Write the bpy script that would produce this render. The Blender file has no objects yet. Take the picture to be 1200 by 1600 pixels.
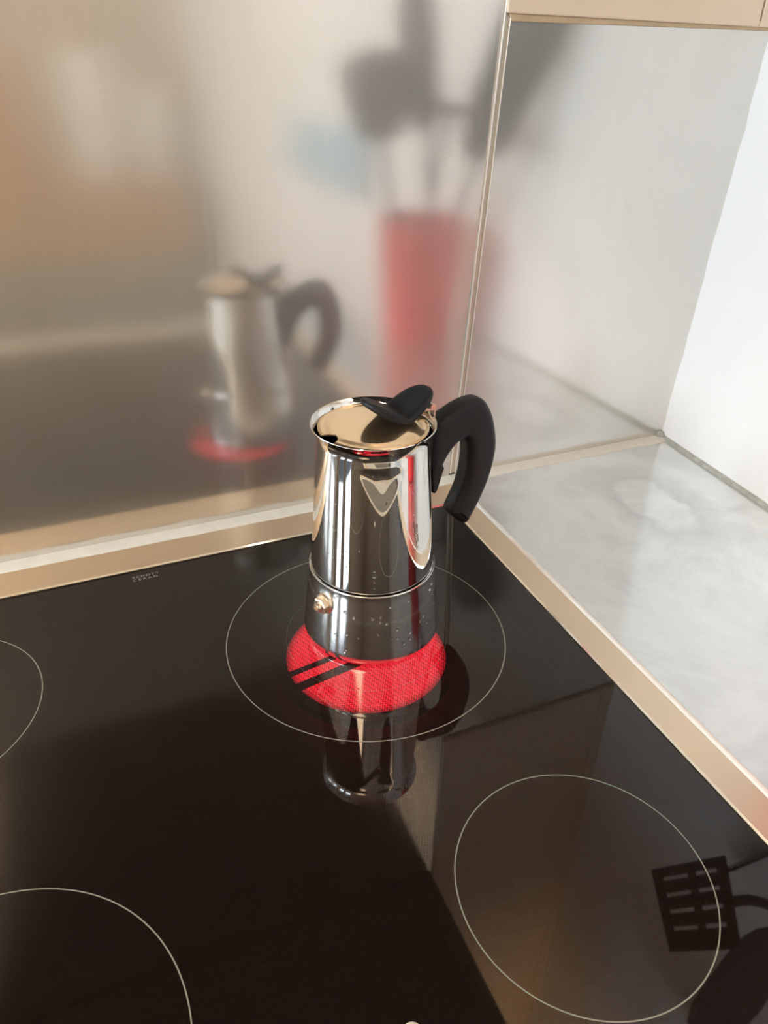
import bpy, bmesh, math, random
from mathutils import Vector, Matrix
from math import sin, cos, pi, radians, sqrt, atan2

SC = bpy.context.scene
COL = SC.collection
random.seed(4)

# ------------------------------------------------------------------ camera
cd = bpy.data.cameras.new('camera')
cam = bpy.data.objects.new('camera', cd); COL.objects.link(cam)
cd.sensor_fit = 'AUTO'; cd.sensor_width = 36.0
cd.lens = 1172.03 * 36.0 / 1600.0
cd.clip_start = 0.01
rt = Vector((0.92157621, -0.38780446, 0.017464))
up = Vector((0.19024476, 0.49039623, 0.85048132))
fw = Vector((0.33838473, 0.78046091, -0.52571526))
cam.matrix_world = Matrix(((rt.x, up.x, -fw.x, -0.168087), (rt.y, up.y, -fw.y, -0.602702),
                           (rt.z, up.z, -fw.z, 0.379596), (0, 0, 0, 1)))
SC.camera = cam

# ------------------------------------------------------------------ world, lights, exposure
SC.view_settings.view_transform = 'Standard'
SC.view_settings.look = 'None'
SC.view_settings.gamma = 1.0
SC.view_settings.use_curve_mapping = False
SC.view_settings.exposure = 0.0
W = bpy.data.worlds.new('sky'); SC.world = W; W.use_nodes = True
W.node_tree.nodes['Background'].inputs[0].default_value = (0.72, 0.85, 1.0, 1)
W.node_tree.nodes['Background'].inputs[1].default_value = 1.0

def area(name, loc, direction, sx, sy, power, color):
    l = bpy.data.lights.new(name, 'AREA'); l.shape = 'RECTANGLE'; l.size = sx; l.size_y = sy
    l.energy = power; l.color = color
    o = bpy.data.objects.new(name, l); COL.objects.link(o)
    o.location = loc
    o.rotation_euler = Vector(direction).to_track_quat('-Z', 'Y').to_euler()
    return o
# room extents (metres, worktop surface is z = 0, tiled/steel wall is y = 0)
XL, XR, YF, ZF, ZC = -1.9, 0.445, -2.7, -0.9, 1.80
WIN = [(-0.16, -0.54), (-0.67, -1.14)]          # the two windows of the left wall, y from..to
WZ0, WZ1 = 0.12, 1.70
for (a, b) in WIN:
    area('window_daylight', (XL - 0.05, (a + b) / 2, (WZ0 + WZ1) / 2), (1, 0, 0), WZ1 - WZ0, a - b,
         48.0, (0.80, 0.915, 1.0))
area('ceiling_lamp_light', (-1.0, -1.2, ZC - 0.10), (0, 0, -1), 0.55, 0.55, 14.0, (1.0, 0.72, 0.45))
area('added_warm_fill', (0.18, -0.72, 1.09), (0.15, 1.0, 0.6), 0.20, 0.20, 12.0, (1.0, 0.66, 0.36))  # added warm fill, brightens the upper wall and ceiling mirrored in the glass

# ------------------------------------------------------------------ helpers
def link(o, parent=None):
    COL.objects.link(o)
    if parent is not None: o.parent = parent
    return o
def thing(name, label, cat, loc=(0, 0, 0), rz=0, group=None):
    o = bpy.data.objects.new(name, None); o.empty_display_size = 0.02
    COL.objects.link(o); o.location = loc; o.rotation_euler = (0, 0, rz)
    o['label'] = label; o['category'] = cat
    if group: o['group'] = group
    return o
def tag(o, label, cat, group=None):
    o['label'] = label; o['category'] = cat
    if group: o['group'] = group
    return o
def obj(name, bm, mat, parent=None, smooth=False, bevel=0, seg=2, angle=40):
    me = bpy.data.meshes.new(name)
    bmesh.ops.recalc_face_normals(bm, faces=bm.faces)
    bm.to_mesh(me); bm.free()
    me.materials.append(mat)
    if smooth or bevel:
        for p in me.polygons: p.use_smooth = True
        me.set_sharp_from_angle(angle=radians(angle))
    o = bpy.data.objects.new(name, me)
    link(o, parent)
    if bevel:
        m = o.modifiers.new('bevel', 'BEVEL'); m.width = bevel; m.segments = seg
        m.limit_method = 'ANGLE'; m.angle_limit = radians(30); m.harden_normals = True
    return o
def struct(o):
    o['kind'] = 'structure'; return o
def box(bm, x0, x1, y0, y1, z0, z1):
    vs = [bm.verts.new((x, y, z)) for x in (x0, x1) for y in (y0, y1) for z in (z0, z1)]
    for f in ((0, 1, 3, 2), (4, 6, 7, 5), (0, 4, 5, 1), (2, 3, 7, 6), (0, 2, 6, 4), (1, 5, 7, 3)):
        bm.faces.new([vs[i] for i in f])
def bx(x0, x1, y0, y1, z0, z1):
    bm = bmesh.new(); box(bm, x0, x1, y0, y1, z0, z1); return bm
def hexa(P):      # 8 points: bottom 4 then top 4, same winding
    bm = bmesh.new(); vs = [bm.verts.new(p) for p in P]
    for f in ((3, 2, 1, 0), (4, 5, 6, 7), (0, 1, 5, 4), (1, 2, 6, 5), (2, 3, 7, 6), (3, 0, 4, 7)):
        bm.faces.new([vs[i] for i in f])
    return bm
def lathe(prof, n=96, bm=None, cx=0, cy=0, closed=False):
    bm = bm or bmesh.new()
    rings = []
    for (r, z) in prof:
        if r < 1e-6: rings.append([bm.verts.new((cx, cy, z))])
        else: rings.append([bm.verts.new((cx + r * cos(2 * pi * i / n), cy + r * sin(2 * pi * i / n), z)) for i in range(n)])
    pr = list(zip(rings, rings[1:]))
    if closed: pr.append((rings[-1], rings[0]))
    for a, b in pr:
        for i in range(n):
            j = (i + 1) % n
            if len(a) == 1 and len(b) == 1: continue
            if len(a) == 1: bm.faces.new((a[0], b[i], b[j]))
            elif len(b) == 1: bm.faces.new((a[i], a[j], b[0]))
            else: bm.faces.new((a[i], a[j], b[j], b[i]))
    return bm
def tube(pts, rad, n=8, bm=None):
    bm = bm or bmesh.new(); pts = [Vector(p) for p in pts]; rings = []
    for k, p in enumerate(pts):
        t = (pts[min(k + 1, len(pts) - 1)] - pts[max(k - 1, 0)]).normalized()
        u = t.orthogonal().normalized() if k == 0 else (u0 - t * u0.dot(t)).normalized()
        u0 = u; v = t.cross(u)
        r = rad[k] if isinstance(rad, (list, tuple)) else rad
        rings.append([bm.verts.new(p + (u * cos(2 * pi * i / n) + v * sin(2 * pi * i / n)) * r) for i in range(n)])
    for a, b in zip(rings, rings[1:]):
        for i in range(n): bm.faces.new((a[i], a[(i + 1) % n], b[(i + 1) % n], b[i]))
    bm.faces.new(rings[0][::-1]); bm.faces.new(rings[-1])
    return bm
def prism(poly, h, axis_u, axis_v, axis_w, origin=(0, 0, 0), bm=None):
    """polygon (u,v) extruded symmetrically by h along w"""
    bm = bm or bmesh.new(); U, V_, Wv, O = map(Vector, (axis_u, axis_v, axis_w, origin))
    a = [bm.verts.new(O + U * p[0] + V_ * p[1] - Wv * h / 2) for p in poly]
    b = [bm.verts.new(O + U * p[0] + V_ * p[1] + Wv * h / 2) for p in poly]
    bm.faces.new(a[::-1]); bm.faces.new(b)
    for i in range(len(poly)):
        j = (i + 1) % len(poly); bm.faces.new((a[i], a[j], b[j], b[i]))
    return bm
def smooth_poly(pts, k=3, closed=True):
    """Catmull-Rom resample"""
    out = []; n = len(pts)
    rng = range(n) if closed else range(n - 1)
    g = (lambda i: pts[i % n]) if closed else (lambda i: pts[min(max(i, 0), n - 1)])
    for i in rng:
        p0, p1, p2, p3 = g(i - 1), g(i), g(i + 1), g(i + 2)
        for s in range(k):
            t = s / k
            out.append(tuple(0.5 * ((2 * p1[d]) + (-p0[d] + p2[d]) * t + (2 * p0[d] - 5 * p1[d] + 4 * p2[d] - p3[d]) * t * t
                                    + (-p0[d] + 3 * p1[d] - 3 * p2[d] + p3[d]) * t ** 3) for d in range(len(p1))))
    if not closed: out.append(tuple(pts[-1]))
    return out

# ------------------------------------------------------------------ materials
def mat(name, color, rough=0.5, metal=0.0, **kw):
    m = bpy.data.materials.new(name); m.use_nodes = True
    b = m.node_tree.nodes['Principled BSDF']
    b.inputs['Base Color'].default_value = (*color, 1); b.inputs['Roughness'].default_value = rough
    b.inputs['Metallic'].default_value = metal
    for k, v in kw.items(): b.inputs[k.replace('_', ' ')].default_value = v
    return m
def nd(m, typ, **kw):
    n = m.node_tree.nodes.new(typ)
    for k, v in kw.items():
        if hasattr(n, k): setattr(n, k, v)
        else: n.inputs[k].default_value = v
    return n
def ln(m, a, b): m.node_tree.links.new(a, b)
def coords(m, scale=(1, 1, 1), rot=(0, 0, 0)):
    t = nd(m, 'ShaderNodeTexCoord'); mp = nd(m, 'ShaderNodeMapping')
    mp.inputs['Scale'].default_value = scale; mp.inputs['Rotation'].default_value = rot
    ln(m, t.outputs['Object'], mp.inputs['Vector']); return mp.outputs['Vector']
def noise(m, vec, scale, detail=4, rough=0.6, dist=0.0):
    n = nd(m, 'ShaderNodeTexNoise'); n.inputs['Scale'].default_value = scale
    n.inputs['Detail'].default_value = detail; n.inputs['Roughness'].default_value = rough
    n.inputs['Distortion'].default_value = dist; ln(m, vec, n.inputs['Vector']); return n.outputs['Fac']
def maprange(m, fac, a, b, c, d):
    n = nd(m, 'ShaderNodeMapRange'); n.inputs['From Min'].default_value = a; n.inputs['From Max'].default_value = b
    n.inputs['To Min'].default_value = c; n.inputs['To Max'].default_value = d; ln(m, fac, n.inputs['Value']); return n.outputs['Result']
def ramp(m, fac, stops):
    n = nd(m, 'ShaderNodeValToRGB'); cr = n.color_ramp
    while len(cr.elements) < len(stops): cr.elements.new(0.5)
    for e, (p, c) in zip(cr.elements, stops): e.position = p; e.color = (*c, 1)
    ln(m, fac, n.inputs['Fac']); return n.outputs['Color']
def math_(m, op, a, b=None):
    n = nd(m, 'ShaderNodeMath'); n.operation = op
    for i, v in enumerate((a, b)):
        if v is None: continue
        if isinstance(v, (int, float)): n.inputs[i].default_value = v
        else: ln(m, v, n.inputs[i])
    return n.outputs[0]
def bump(m, fac, strength, dist=0.001):
    n = nd(m, 'ShaderNodeBump'); n.inputs['Strength'].default_value = strength; n.inputs['Distance'].default_value = dist
    ln(m, fac, n.inputs['Height']); ln(m, n.outputs['Normal'], m.node_tree.nodes['Principled BSDF'].inputs['Normal'])
def bsdf(m): return m.node_tree.nodes['Principled BSDF']

def brushed(name, color, r1, r2, mix, streak, sc=(900, 900, 6), bs=0.04):
    """stainless steel: a clear lobe plus a wide haze lobe, with fine vertical brushing"""
    m = mat(name, color, r1, 1.0)
    b = bsdf(m)
    v = coords(m, sc)
    f = noise(m, v, 1.0, 3, 0.7)
    ln(m, maprange(m, f, 0.3, 0.7, r1 * 0.8, r1 * 1.25), b.inputs['Roughness'])
    c = ramp(m, f, [(0.25, tuple(x * (1 - streak) for x in color)), (0.75, tuple(min(1, x * (1 + streak)) for x in color))])
    # large soft smears
    v2 = coords(m, (3, 3, 2)); f2 = noise(m, v2, 2.0, 4, 0.6, 1.0)
    mx = nd(m, 'ShaderNodeMix', data_type='RGBA', blend_type='MULTIPLY'); mx.inputs[0].default_value = 1.0
    ln(m, c, mx.inputs[6]); ln(m, ramp(m, f2, [(0.3, (0.93, 0.93, 0.92)), (0.7, (1, 1, 1))]), mx.inputs[7])
    ln(m, mx.outputs[2], b.inputs['Base Color'])
    b2 = nd(m, 'ShaderNodeBsdfPrincipled'); b2.inputs['Metallic'].default_value = 1.0
    b2.inputs['Roughness'].default_value = r2; ln(m, mx.outputs[2], b2.inputs['Base Color'])
    ms = nd(m, 'ShaderNodeMixShader'); ms.inputs[0].default_value = mix
    ln(m, b.outputs[0], ms.inputs[1]); ln(m, b2.outputs[0], ms.inputs[2])
    ln(m, ms.outputs[0], m.node_tree.nodes['Material Output'].inputs['Surface'])
    bp = nd(m, 'ShaderNodeBump'); bp.inputs['Strength'].default_value = bs; bp.inputs['Distance'].default_value = 0.0004
    ln(m, f, bp.inputs['Height']); ln(m, bp.outputs[0], b.inputs['Normal']); ln(m, bp.outputs[0], b2.inputs['Normal'])
    return m

M_panel = brushed('brushed_steel_sheet', (0.78, 0.75, 0.71), 0.11, 0.40, 0.40, 0.02)
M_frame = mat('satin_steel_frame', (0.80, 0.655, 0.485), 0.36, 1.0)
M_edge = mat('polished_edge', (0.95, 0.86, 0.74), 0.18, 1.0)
M_top = None
def worktop_mat():
    m = mat('steel_worktop', (0.88, 0.87, 0.84), 0.22, 1.0); b = bsdf(m)
    v = coords(m, (260, 26, 26)); f = noise(m, v, 1.0, 4, 0.65)
    v2 = coords(m, (1, 1, 1)); big = noise(m, v2, 9.0, 6, 0.62, 2.2)
    # dried water ring on the steel
    t = nd(m, 'ShaderNodeTexCoord'); mp = nd(m, 'ShaderNodeMapping'); mp.vector_type = 'POINT'
    mp.inputs['Location'].default_value = (-0.338, 0.128, 0); ln(m, t.outputs['Object'], mp.inputs['Vector'])
    wn = nd(m, 'ShaderNodeTexNoise'); wn.inputs['Scale'].default_value = 22; wn.inputs['Detail'].default_value = 3
    ln(m, t.outputs['Object'], wn.inputs['Vector'])
    add = nd(m, 'ShaderNodeVectorMath', operation='SCALE'); add.inputs['Scale'].default_value = 0.05
    ln(m, wn.outputs['Color'], add.inputs[0])
    ad2 = nd(m, 'ShaderNodeVectorMath', operation='ADD'); ln(m, mp.outputs[0], ad2.inputs[0]); ln(m, add.outputs[0], ad2.inputs[1])
    mp2 = nd(m, 'ShaderNodeMapping'); mp2.inputs['Location'].default_value = (-0.025, -0.025, 0); mp2.inputs['Scale'].default_value = (1.25, 0.8, 0)
    ln(m, ad2.outputs[0], mp2.inputs['Vector'])
    ln_ = nd(m, 'ShaderNodeVectorMath', operation='LENGTH'); ln(m, mp2.outputs[0], ln_.inputs[0])
    ring = ramp(m, math_(m, 'MULTIPLY', ln_.outputs['Value'], 10.0), [(0.34, (0, 0, 0)), (0.42, (1, 1, 1)), (0.52, (0.6, 0.6, 0.6)), (0.72, (0, 0, 0))])
    ringf = math_(m, 'MULTIPLY', ring, maprange(m, big, 0.35, 0.65, 0.3, 1.0))
    c1 = ramp(m, big, [(0.3, (0.72, 0.73, 0.72)), (0.52, (0.82, 0.835, 0.825)), (0.7, (0.88, 0.89, 0.88))])
    mx = nd(m, 'ShaderNodeMix', data_type='RGBA'); ln(m, math_(m, 'MULTIPLY', ringf, 0.6), mx.inputs[0])
    ln(m, c1, mx.inputs[6]); mx.inputs[7].default_value = (0.50, 0.51, 0.50, 1)
    ln(m, mx.outputs[2], b.inputs['Base Color'])
    r = math_(m, 'ADD', maprange(m, big, 0.3, 0.7, 0.07, 0.15), math_(m, 'MULTIPLY', ringf, 0.12))
    ln(m, r, b.inputs['Roughness'])
    b2 = nd(m, 'ShaderNodeBsdfPrincipled'); b2.inputs['Metallic'].default_value = 1.0; b2.inputs['Roughness'].default_value = 0.55
    ln(m, mx.outputs[2], b2.inputs['Base Color'])
    ms = nd(m, 'ShaderNodeMixShader'); ms.inputs[0].default_value = 0.42
    ln(m, b.outputs[0], ms.inputs[1]); ln(m, b2.outputs[0], ms.inputs[2])
    ln(m, ms.outputs[0], m.node_tree.nodes['Material Output'].inputs['Surface'])
    bump(m, f, 0.05, 0.0004)
    return m
M_top = worktop_mat()

def plaster(name, c, sc=30, var=0.04, bs=0.25):
    m = mat(name, c, 0.75); f = noise(m, coords(m), sc, 6, 0.6)
    ln(m, ramp(m, f, [(0.3, tuple(x * (1 - var) for x in c)), (0.7, tuple(min(1, x * (1 + var)) for x in c))]), bsdf(m).inputs['Base Color'])
    bump(m, f, bs, 0.002); return m
M_white = plaster('white_wall_paint', (0.90, 0.91, 0.92), 26, 0.015, 0.12)
M_cream = plaster('cream_paint', (0.86, 0.71, 0.54), 14, 0.03, 0.08)
M_lip = plaster('ochre_lip', (0.62, 0.47, 0.30), 60, 0.1, 0.1)
M_ceil = plaster('ceiling_paint', (0.80, 0.76, 0.70))
M_caulk = plaster('grey_caulk', (0.66, 0.63, 0.56), 90, 0.05, 0.15)
M_dark = mat('dark_gap', (0.05, 0.035, 0.025), 0.8)

def wood(name, c1, c2):
    m = mat(name, c1, 0.45); f = noise(m, coords(m, (2, 14, 14)), 2.0, 5, 0.6, 1.5)
    ln(m, ramp(m, f, [(0.3, c1), (0.7, c2)]), bsdf(m).inputs['Base Color']); return m
M_wood = wood('honey_wood', (0.42, 0.25, 0.12), (0.56, 0.36, 0.19))
M_floor = wood('floor_wood', (0.26, 0.18, 0.12), (0.36, 0.26, 0.17))
M_cab = plaster('cabinet_white', (0.76, 0.72, 0.66), 8, 0.02, 0.02)

# glass ceramic: dark tinted pane with a dot screen on its underside; only red passes
def ceran():
    m = mat('black_glass_ceramic', (0.010, 0.0075, 0.006), 0.03); b = bsdf(m)
    b.inputs['IOR'].default_value = 1.52
    nf = noise(m, coords(m), 60, 5, 0.7)
    ln(m, maprange(m, nf, 0.4, 0.8, 0.025, 0.07), b.inputs['Roughness'])
    tr = nd(m, 'ShaderNodeBsdfTransparent'); tr.inputs[0].default_value = (0.42, 0.017, 0.026, 1)
    gl = nd(m, 'ShaderNodeBsdfGlossy'); gl.inputs['Roughness'].default_value = 0.03; gl.inputs[0].default_value = (1, 1, 1, 1)
    fr = nd(m, 'ShaderNodeFresnel'); fr.inputs[0].default_value = 1.52
    # mesh of small printed dots
    t = nd(m, 'ShaderNodeTexCoord'); mp = nd(m, 'ShaderNodeMapping'); mp.inputs['Rotation'].default_value = (0, 0, radians(28))
    ln(m, t.outputs['Object'], mp.inputs['Vector'])
    vo = nd(m, 'ShaderNodeTexVoronoi'); vo.inputs['Scale'].default_value = 620; vo.inputs['Randomness'].default_value = 0.12
    ln(m, mp.outputs[0], vo.inputs['Vector'])
    dots = maprange(m, vo.outputs['Distance'], 0.25, 0.5, 0.0, 1.0)
    mx = nd(m, 'ShaderNodeMixShader'); ln(m, dots, mx.inputs[0])
    ln(m, tr.outputs[0], mx.inputs[1])
    tr2 = nd(m, 'ShaderNodeBsdfTransparent'); tr2.inputs[0].default_value = (0.18, 0.003, 0.006, 1)
    ln(m, tr2.outputs[0], mx.inputs[2])
    ad = nd(m, 'ShaderNodeAddShader')
    base = nd(m, 'ShaderNodeBsdfDiffuse'); base.inputs[0].default_value = (0.008, 0.0055, 0.004, 1)
    ln(m, mx.outputs[0], ad.inputs[0]); ln(m, base.outputs[0], ad.inputs[1])
    m2 = nd(m, 'ShaderNodeMixShader'); ln(m, fr.outputs[0], m2.inputs[0]); ln(m, ad.outputs[0], m2.inputs[1]); ln(m, gl.outputs[0], m2.inputs[2])
    ln(m, m2.outputs[0], m.node_tree.nodes['Material Output'].inputs['Surface'])
    return m
M_glass = ceran()
M_print = mat('screen_print_line', (0.27, 0.235, 0.19), 0.4)
M_print_dim = mat('screen_print_dim', (0.20, 0.15, 0.13), 0.4)
nt_ = M_print_dim.node_tree; tr_ = nt_.nodes.new('ShaderNodeBsdfTransparent'); mx_ = nt_.nodes.new('ShaderNodeMixShader'); mx_.inputs[0].default_value = 0.72
nt_.links.new(nt_.nodes['Principled BSDF'].outputs[0], mx_.inputs[1]); nt_.links.new(tr_.outputs[0], mx_.inputs[2]); nt_.links.new(mx_.outputs[0], nt_.nodes['Material Output'].inputs['Surface'])
M_logo = mat('screen_print_letters', (0.26, 0.24, 0.21), 0.4)
M_button = mat('button_print', (0.62, 0.56, 0.45), 0.4)
def glow():
    m = bpy.data.materials.new('glowing_heater'); m.use_nodes = True
    nt = m.node_tree; nt.nodes.remove(nt.nodes['Principled BSDF'])
    e = nd(m, 'ShaderNodeEmission')
    v = coords(m, (1, 1, 1), (0, 0, radians(-25)))
    wv = nd(m, 'ShaderNodeTexWave'); wv.inputs['Scale'].default_value = 95; wv.inputs['Distortion'].default_value = 2.5
    wv.inputs['Detail'].default_value = 2; wv.inputs['Detail Scale'].default_value = 3; ln(m, v, wv.inputs['Vector'])
    t = nd(m, 'ShaderNodeTexCoord'); su = nd(m, 'ShaderNodeVectorMath', operation='SUBTRACT'); ln(m, t.outputs['Object'], su.inputs[0])
    su.inputs[1].default_value = (-0.0067, -0.2021, -0.015)
    le = nd(m, 'ShaderNodeVectorMath', operation='LENGTH'); ln(m, su.outputs[0], le.inputs[0])
    ln(m, math_(m, 'MULTIPLY', maprange(m, wv.outputs['Fac'], 0, 1, 1.7, 3.6), maprange(m, le.outputs['Value'], 0.0545, 0.0608, 1.0, 0.25)), e.inputs['Strength'])
    e.inputs[0].default_value = (1.0, 0.62, 0.85, 1)
    ln(m, e.outputs[0], nt.nodes['Material Output'].inputs['Surface']); return m
M_glow = glow()
M_well = mat('insulation_dark', (0.02, 0.015, 0.012), 0.9)

def polished(name, c, r, sc=(40, 40, 4), b=0.02, haze=0.0, hr=0.35):
    m = mat(name, c, r, 1.0); f = noise(m, coords(m, sc), 4.0, 5, 0.7)
    ln(m, maprange(m, f, 0.3, 0.75, r * 0.6, r * 2.0), bsdf(m).inputs['Roughness'])
    if haze:
        b2 = nd(m, 'ShaderNodeBsdfPrincipled'); b2.inputs['Metallic'].default_value = 1.0
        b2.inputs['Roughness'].default_value = hr; b2.inputs['Base Color'].default_value = (*c, 1)
        ms = nd(m, 'ShaderNodeMixShader'); ms.inputs[0].default_value = haze
        ln(m, bsdf(m).outputs[0], ms.inputs[1]); ln(m, b2.outputs[0], ms.inputs[2])
        ln(m, ms.outputs[0], m.node_tree.nodes['Material Output'].inputs['Surface'])
    return m
M_body = polished('mirror_steel', (0.84, 0.81, 0.78), 0.025)
M_boiler = mat('polished_steel_boiler', (0.87, 0.85, 0.83), 0.125, 1.0)
M_lid = polished('warm_tinted_steel_lid', (0.97, 0.74, 0.48), 0.07, (30, 30, 30), haze=0.25)  # golden reflection of warm surroundings put into the lid's base colour
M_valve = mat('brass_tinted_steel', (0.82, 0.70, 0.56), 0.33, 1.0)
M_etch = mat('etched_lines', (0.22, 0.17, 0.12), 0.5, 0.6)
M_bake = mat('black_bakelite', (0.010, 0.011, 0.014), 0.46)
M_bake.node_tree.nodes['Principled BSDF'].inputs['Specular IOR Level'].default_value = 0.32
M_water = mat('water_drop', (0.95, 0.95, 0.95), 0.03); bsdf(M_water).inputs['Transmission Weight'].default_value = 1.0; bsdf(M_water).inputs['IOR'].default_value = 1.33
M_red = mat('red_plastic', (0.78, 0.035, 0.04), 0.35)
M_nylon = mat('black_nylon', (0.012, 0.012, 0.014), 0.4)
M_hood = mat('hood_dark_steel', (0.06, 0.055, 0.05), 0.45, 0.6)
M_filter = mat('hood_filter_mesh', (0.03, 0.028, 0.025), 0.6, 0.4)
M_frame_w = mat('window_frame_white', (0.8, 0.8, 0.78), 0.4)

# ------------------------------------------------------------------ room shell
struct(obj('floor', bx(XL, 0.6, YF, 0, ZF - 0.05, ZF), M_floor))
struct(obj('ceiling', bx(XL, 0.6, YF, 0.1, ZC, ZC + 0.05), M_ceil))
bm = bx(XL - 0.1, 0.6, 0.0032, 0.12, ZF, ZC); struct(obj('wall_back', bm, M_cream))
struct(obj('wall_front', bx(XL, 0.6, YF - 0.1, YF, ZF, ZC), plaster('olive_grey_paint', (0.62, 0.55, 0.46))))
# right wall: an old plastered wall, a little out of plumb and out of square
def wx(y, z):
    z = max(z, 0.0)
    return 0.4425 + 0.0465 * min(z, 0.4) + 0.062 * min(max(y, -1.0), 0.0) if z < 0.4 else 0.4611 + 0.062 * min(max(y, -1.0), 0.0)
ys = [0.002] + [-0.02 * i for i in range(1, 26)] + [-0.8, -1.0, YF]
zs = [ZF, -0.02] + [0.02 * i for i in range(0, 21)] + [0.7, 1.2, ZC]
bm = bmesh.new(); grid = []
for j, y in enumerate(ys):
    row = []
    for z in zs:
        wob = 0.0009 * sin(z * 61 + 1.3) * sin(y * 37 + z * 23) + 0.0006 * sin(z * 143)
        row.append(bm.verts.new((wx(y, z) + (wob if 0 < z < 0.45 else 0), y, z)))
    grid.append(row)
for a, b in zip(grid, grid[1:]):
    for k in range(len(zs) - 1): bm.faces.new((a[k], b[k], b[k + 1], a[k + 1]))
edge = [[bm.verts.new((0.56, y, z)) for z in (ZF, ZC)] for y in (ys[0], ys[-1])]
bm.faces.new((edge[0][0], edge[0][1], edge[1][1], edge[1][0]))
struct(obj('wall_right', bm, M_white, smooth=True, angle=30))
# left wall with two window openings
bm = bmesh.new(); x0, x1 = XL - 0.12, XL
box(bm, x0, x1, YF, WIN[1][1], ZF, ZC); box(bm, x0, x1, WIN[1][0], WIN[0][1], ZF, ZC); box(bm, x0, x1, WIN[0][0], 0.003, ZF, ZC)
for a, b in WIN:
    box(bm, x0, x1, b, a, ZF, WZ0); box(bm, x0, x1, b, a, WZ1, ZC)
struct(obj('wall_left', bm, M_ceil))
for i, (a, b) in enumerate(WIN):
    bm = bmesh.new(); fx0, fx1 = XL - 0.04, XL + 0.01
    box(bm, fx0, fx1, b, b + 0.045, WZ0, WZ1); box(bm, fx0, fx1, a - 0.045, a, WZ0, WZ1)
    box(bm, fx0, fx1, b + 0.045, a - 0.045, WZ0, WZ0 + 0.05); box(bm, fx0, fx1, b + 0.045, a - 0.045, WZ1 - 0.05, WZ1)
    struct(obj('window_%d' % (i + 1), bm, M_frame_w, bevel=0.004))

# ------------------------------------------------------------------ steel splashback sheets (two, with a joint profile between them)
def seam_x(z): return 0.1648 + 0.0475 * z        # left edge of the joint profile
o = obj('steel_backsplash', hexa([(-1.1, -0.0015, 0.0), (seam_x(0), -0.0015, 0.0), (seam_x(0), 0.003, 0.0), (-1.1, 0.003, 0.0),
     (-1.1, -0.0015, 0.9), (seam_x(0.9), -0.0015, 0.9), (seam_x(0.9), 0.003, 0.9), (-1.1, 0.003, 0.9)]), M_panel)
tag(o, 'tall brushed steel wall sheet behind the cooktop, mirroring the coffee pot', 'backsplash')
o = obj('steel_backsplash', hexa([(seam_x(0) + 0.0068, -0.0015, 0.0), (wx(0, 0) + 0.002, -0.0015, 0.0), (wx(0, 0) + 0.002, 0.003, 0.0), (seam_x(0) + 0.0068, 0.003, 0.0),
     (seam_x(0.402) + 0.0064, -0.0015, 0.402), (wx(0, 0.399) + 0.002, -0.0015, 0.402), (wx(0, 0.399) + 0.002, 0.003, 0.402), (seam_x(0.402) + 0.0064, 0.003, 0.402)]), M_panel)
tag(o, 'short pale steel wall sheet between the joint strip and the white wall', 'backsplash')
root = thing('joint_strip', 'narrow steel joint strip running up between the two wall sheets', 'strip', (seam_x(0), 0, 0))
def slanted(xa, xb, ya, yb, za, zb):
    return hexa([(seam_x(za) + xa - seam_x(0), ya, za), (seam_x(za) + xb - seam_x(0), ya, za), (seam_x(za) + xb - seam_x(0), yb, za), (seam_x(za) + xa - seam_x(0), yb, za),
                 (seam_x(zb) + xa - seam_x(0), ya, zb), (seam_x(zb) + xb - seam_x(0), ya, zb), (seam_x(zb) + xb - seam_x(0), yb, zb), (seam_x(zb) + xa - seam_x(0), yb, zb)])
M_bright = mat('bright_edge_steel', (0.93, 0.89, 0.82), 0.3, 0.85)
obj('channel', slanted(0.0012, 0.0055, -0.0019, 0.003, 0.006, 0.4035), brushed('channel_steel', (0.66, 0.60, 0.50), 0.3, 0.5, 0.5, 0.03), root)
obj('edge_ridge', slanted(0.0001, 0.0013, -0.0036, 0.003, 0.006, 0.90), M_bright, root, bevel=0.0004)
obj('edge_ridge', slanted(0.0054, 0.0062, -0.0036, 0.003, 0.006, 0.402), M_bright, root, bevel=0.0004)

# caulk in the corner between wall sheets and worktop
def bead(path, w, h, n=6):
    """quarter-round bead: path of (x,y) feet along the wall, offset direction given per point"""
    bm = bmesh.new(); rings = []
    for k, (x, y, nx, ny) in enumerate(path):
        ring = [bm.verts.new((x - nx * 0.0008, y - ny * 0.0008, -0.001)), bm.verts.new((x - nx * 0.0008, y - ny * 0.0008, h))]
        ww = w * (1 + 0.07 * sin(k * 1.7) + 0.05 * sin(k * 3.1))
        for i in range(n + 1):
            a = pi / 2 * i / n
            ring.append(bm.verts.new((x + nx * ww * sin(a), y + ny * ww * sin(a), 0.0 + h * (cos(a)) * 0.98)))
        ring.append(bm.verts.new((x + nx * ww, y + ny * ww, -0.001)))
        rings.append(ring)
    for a, b in zip(rings, rings[1:]):
        m_ = len(a)
        for i in range(m_): bm.faces.new((a[i], a[(i + 1) % m_], b[(i + 1) % m_], b[i]))
    bm.faces.new(rings[0]); bm.faces.new(rings[-1][::-1]); return bm
path = [(-1.0 + 0.02 * k, -0.0015, 0, -1) for k in range(0, 72)] + [(0.4395, -0.0015, 0, -1)]
o = obj('caulk_bead', bead(path, 0.0135, 0.0032), M_caulk, smooth=True, angle=50)
tag(o, 'long pale grey caulk bead along the foot of the steel wall sheets', 'caulk')
path = [(wx(-0.02 * k, 0) + 0.0005, -0.02 * k, -1, 0) for k in range(0, 28)]
M_caulk2 = plaster('dirty_caulk', (0.42, 0.43, 0.38), 120, 0.2, 0.3)
o = obj('caulk_bead', bead(path, 0.0032, 0.0045), M_caulk2, smooth=True, angle=50)
tag(o, 'thin dirty grey caulk line along the foot of the white wall', 'caulk')
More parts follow.
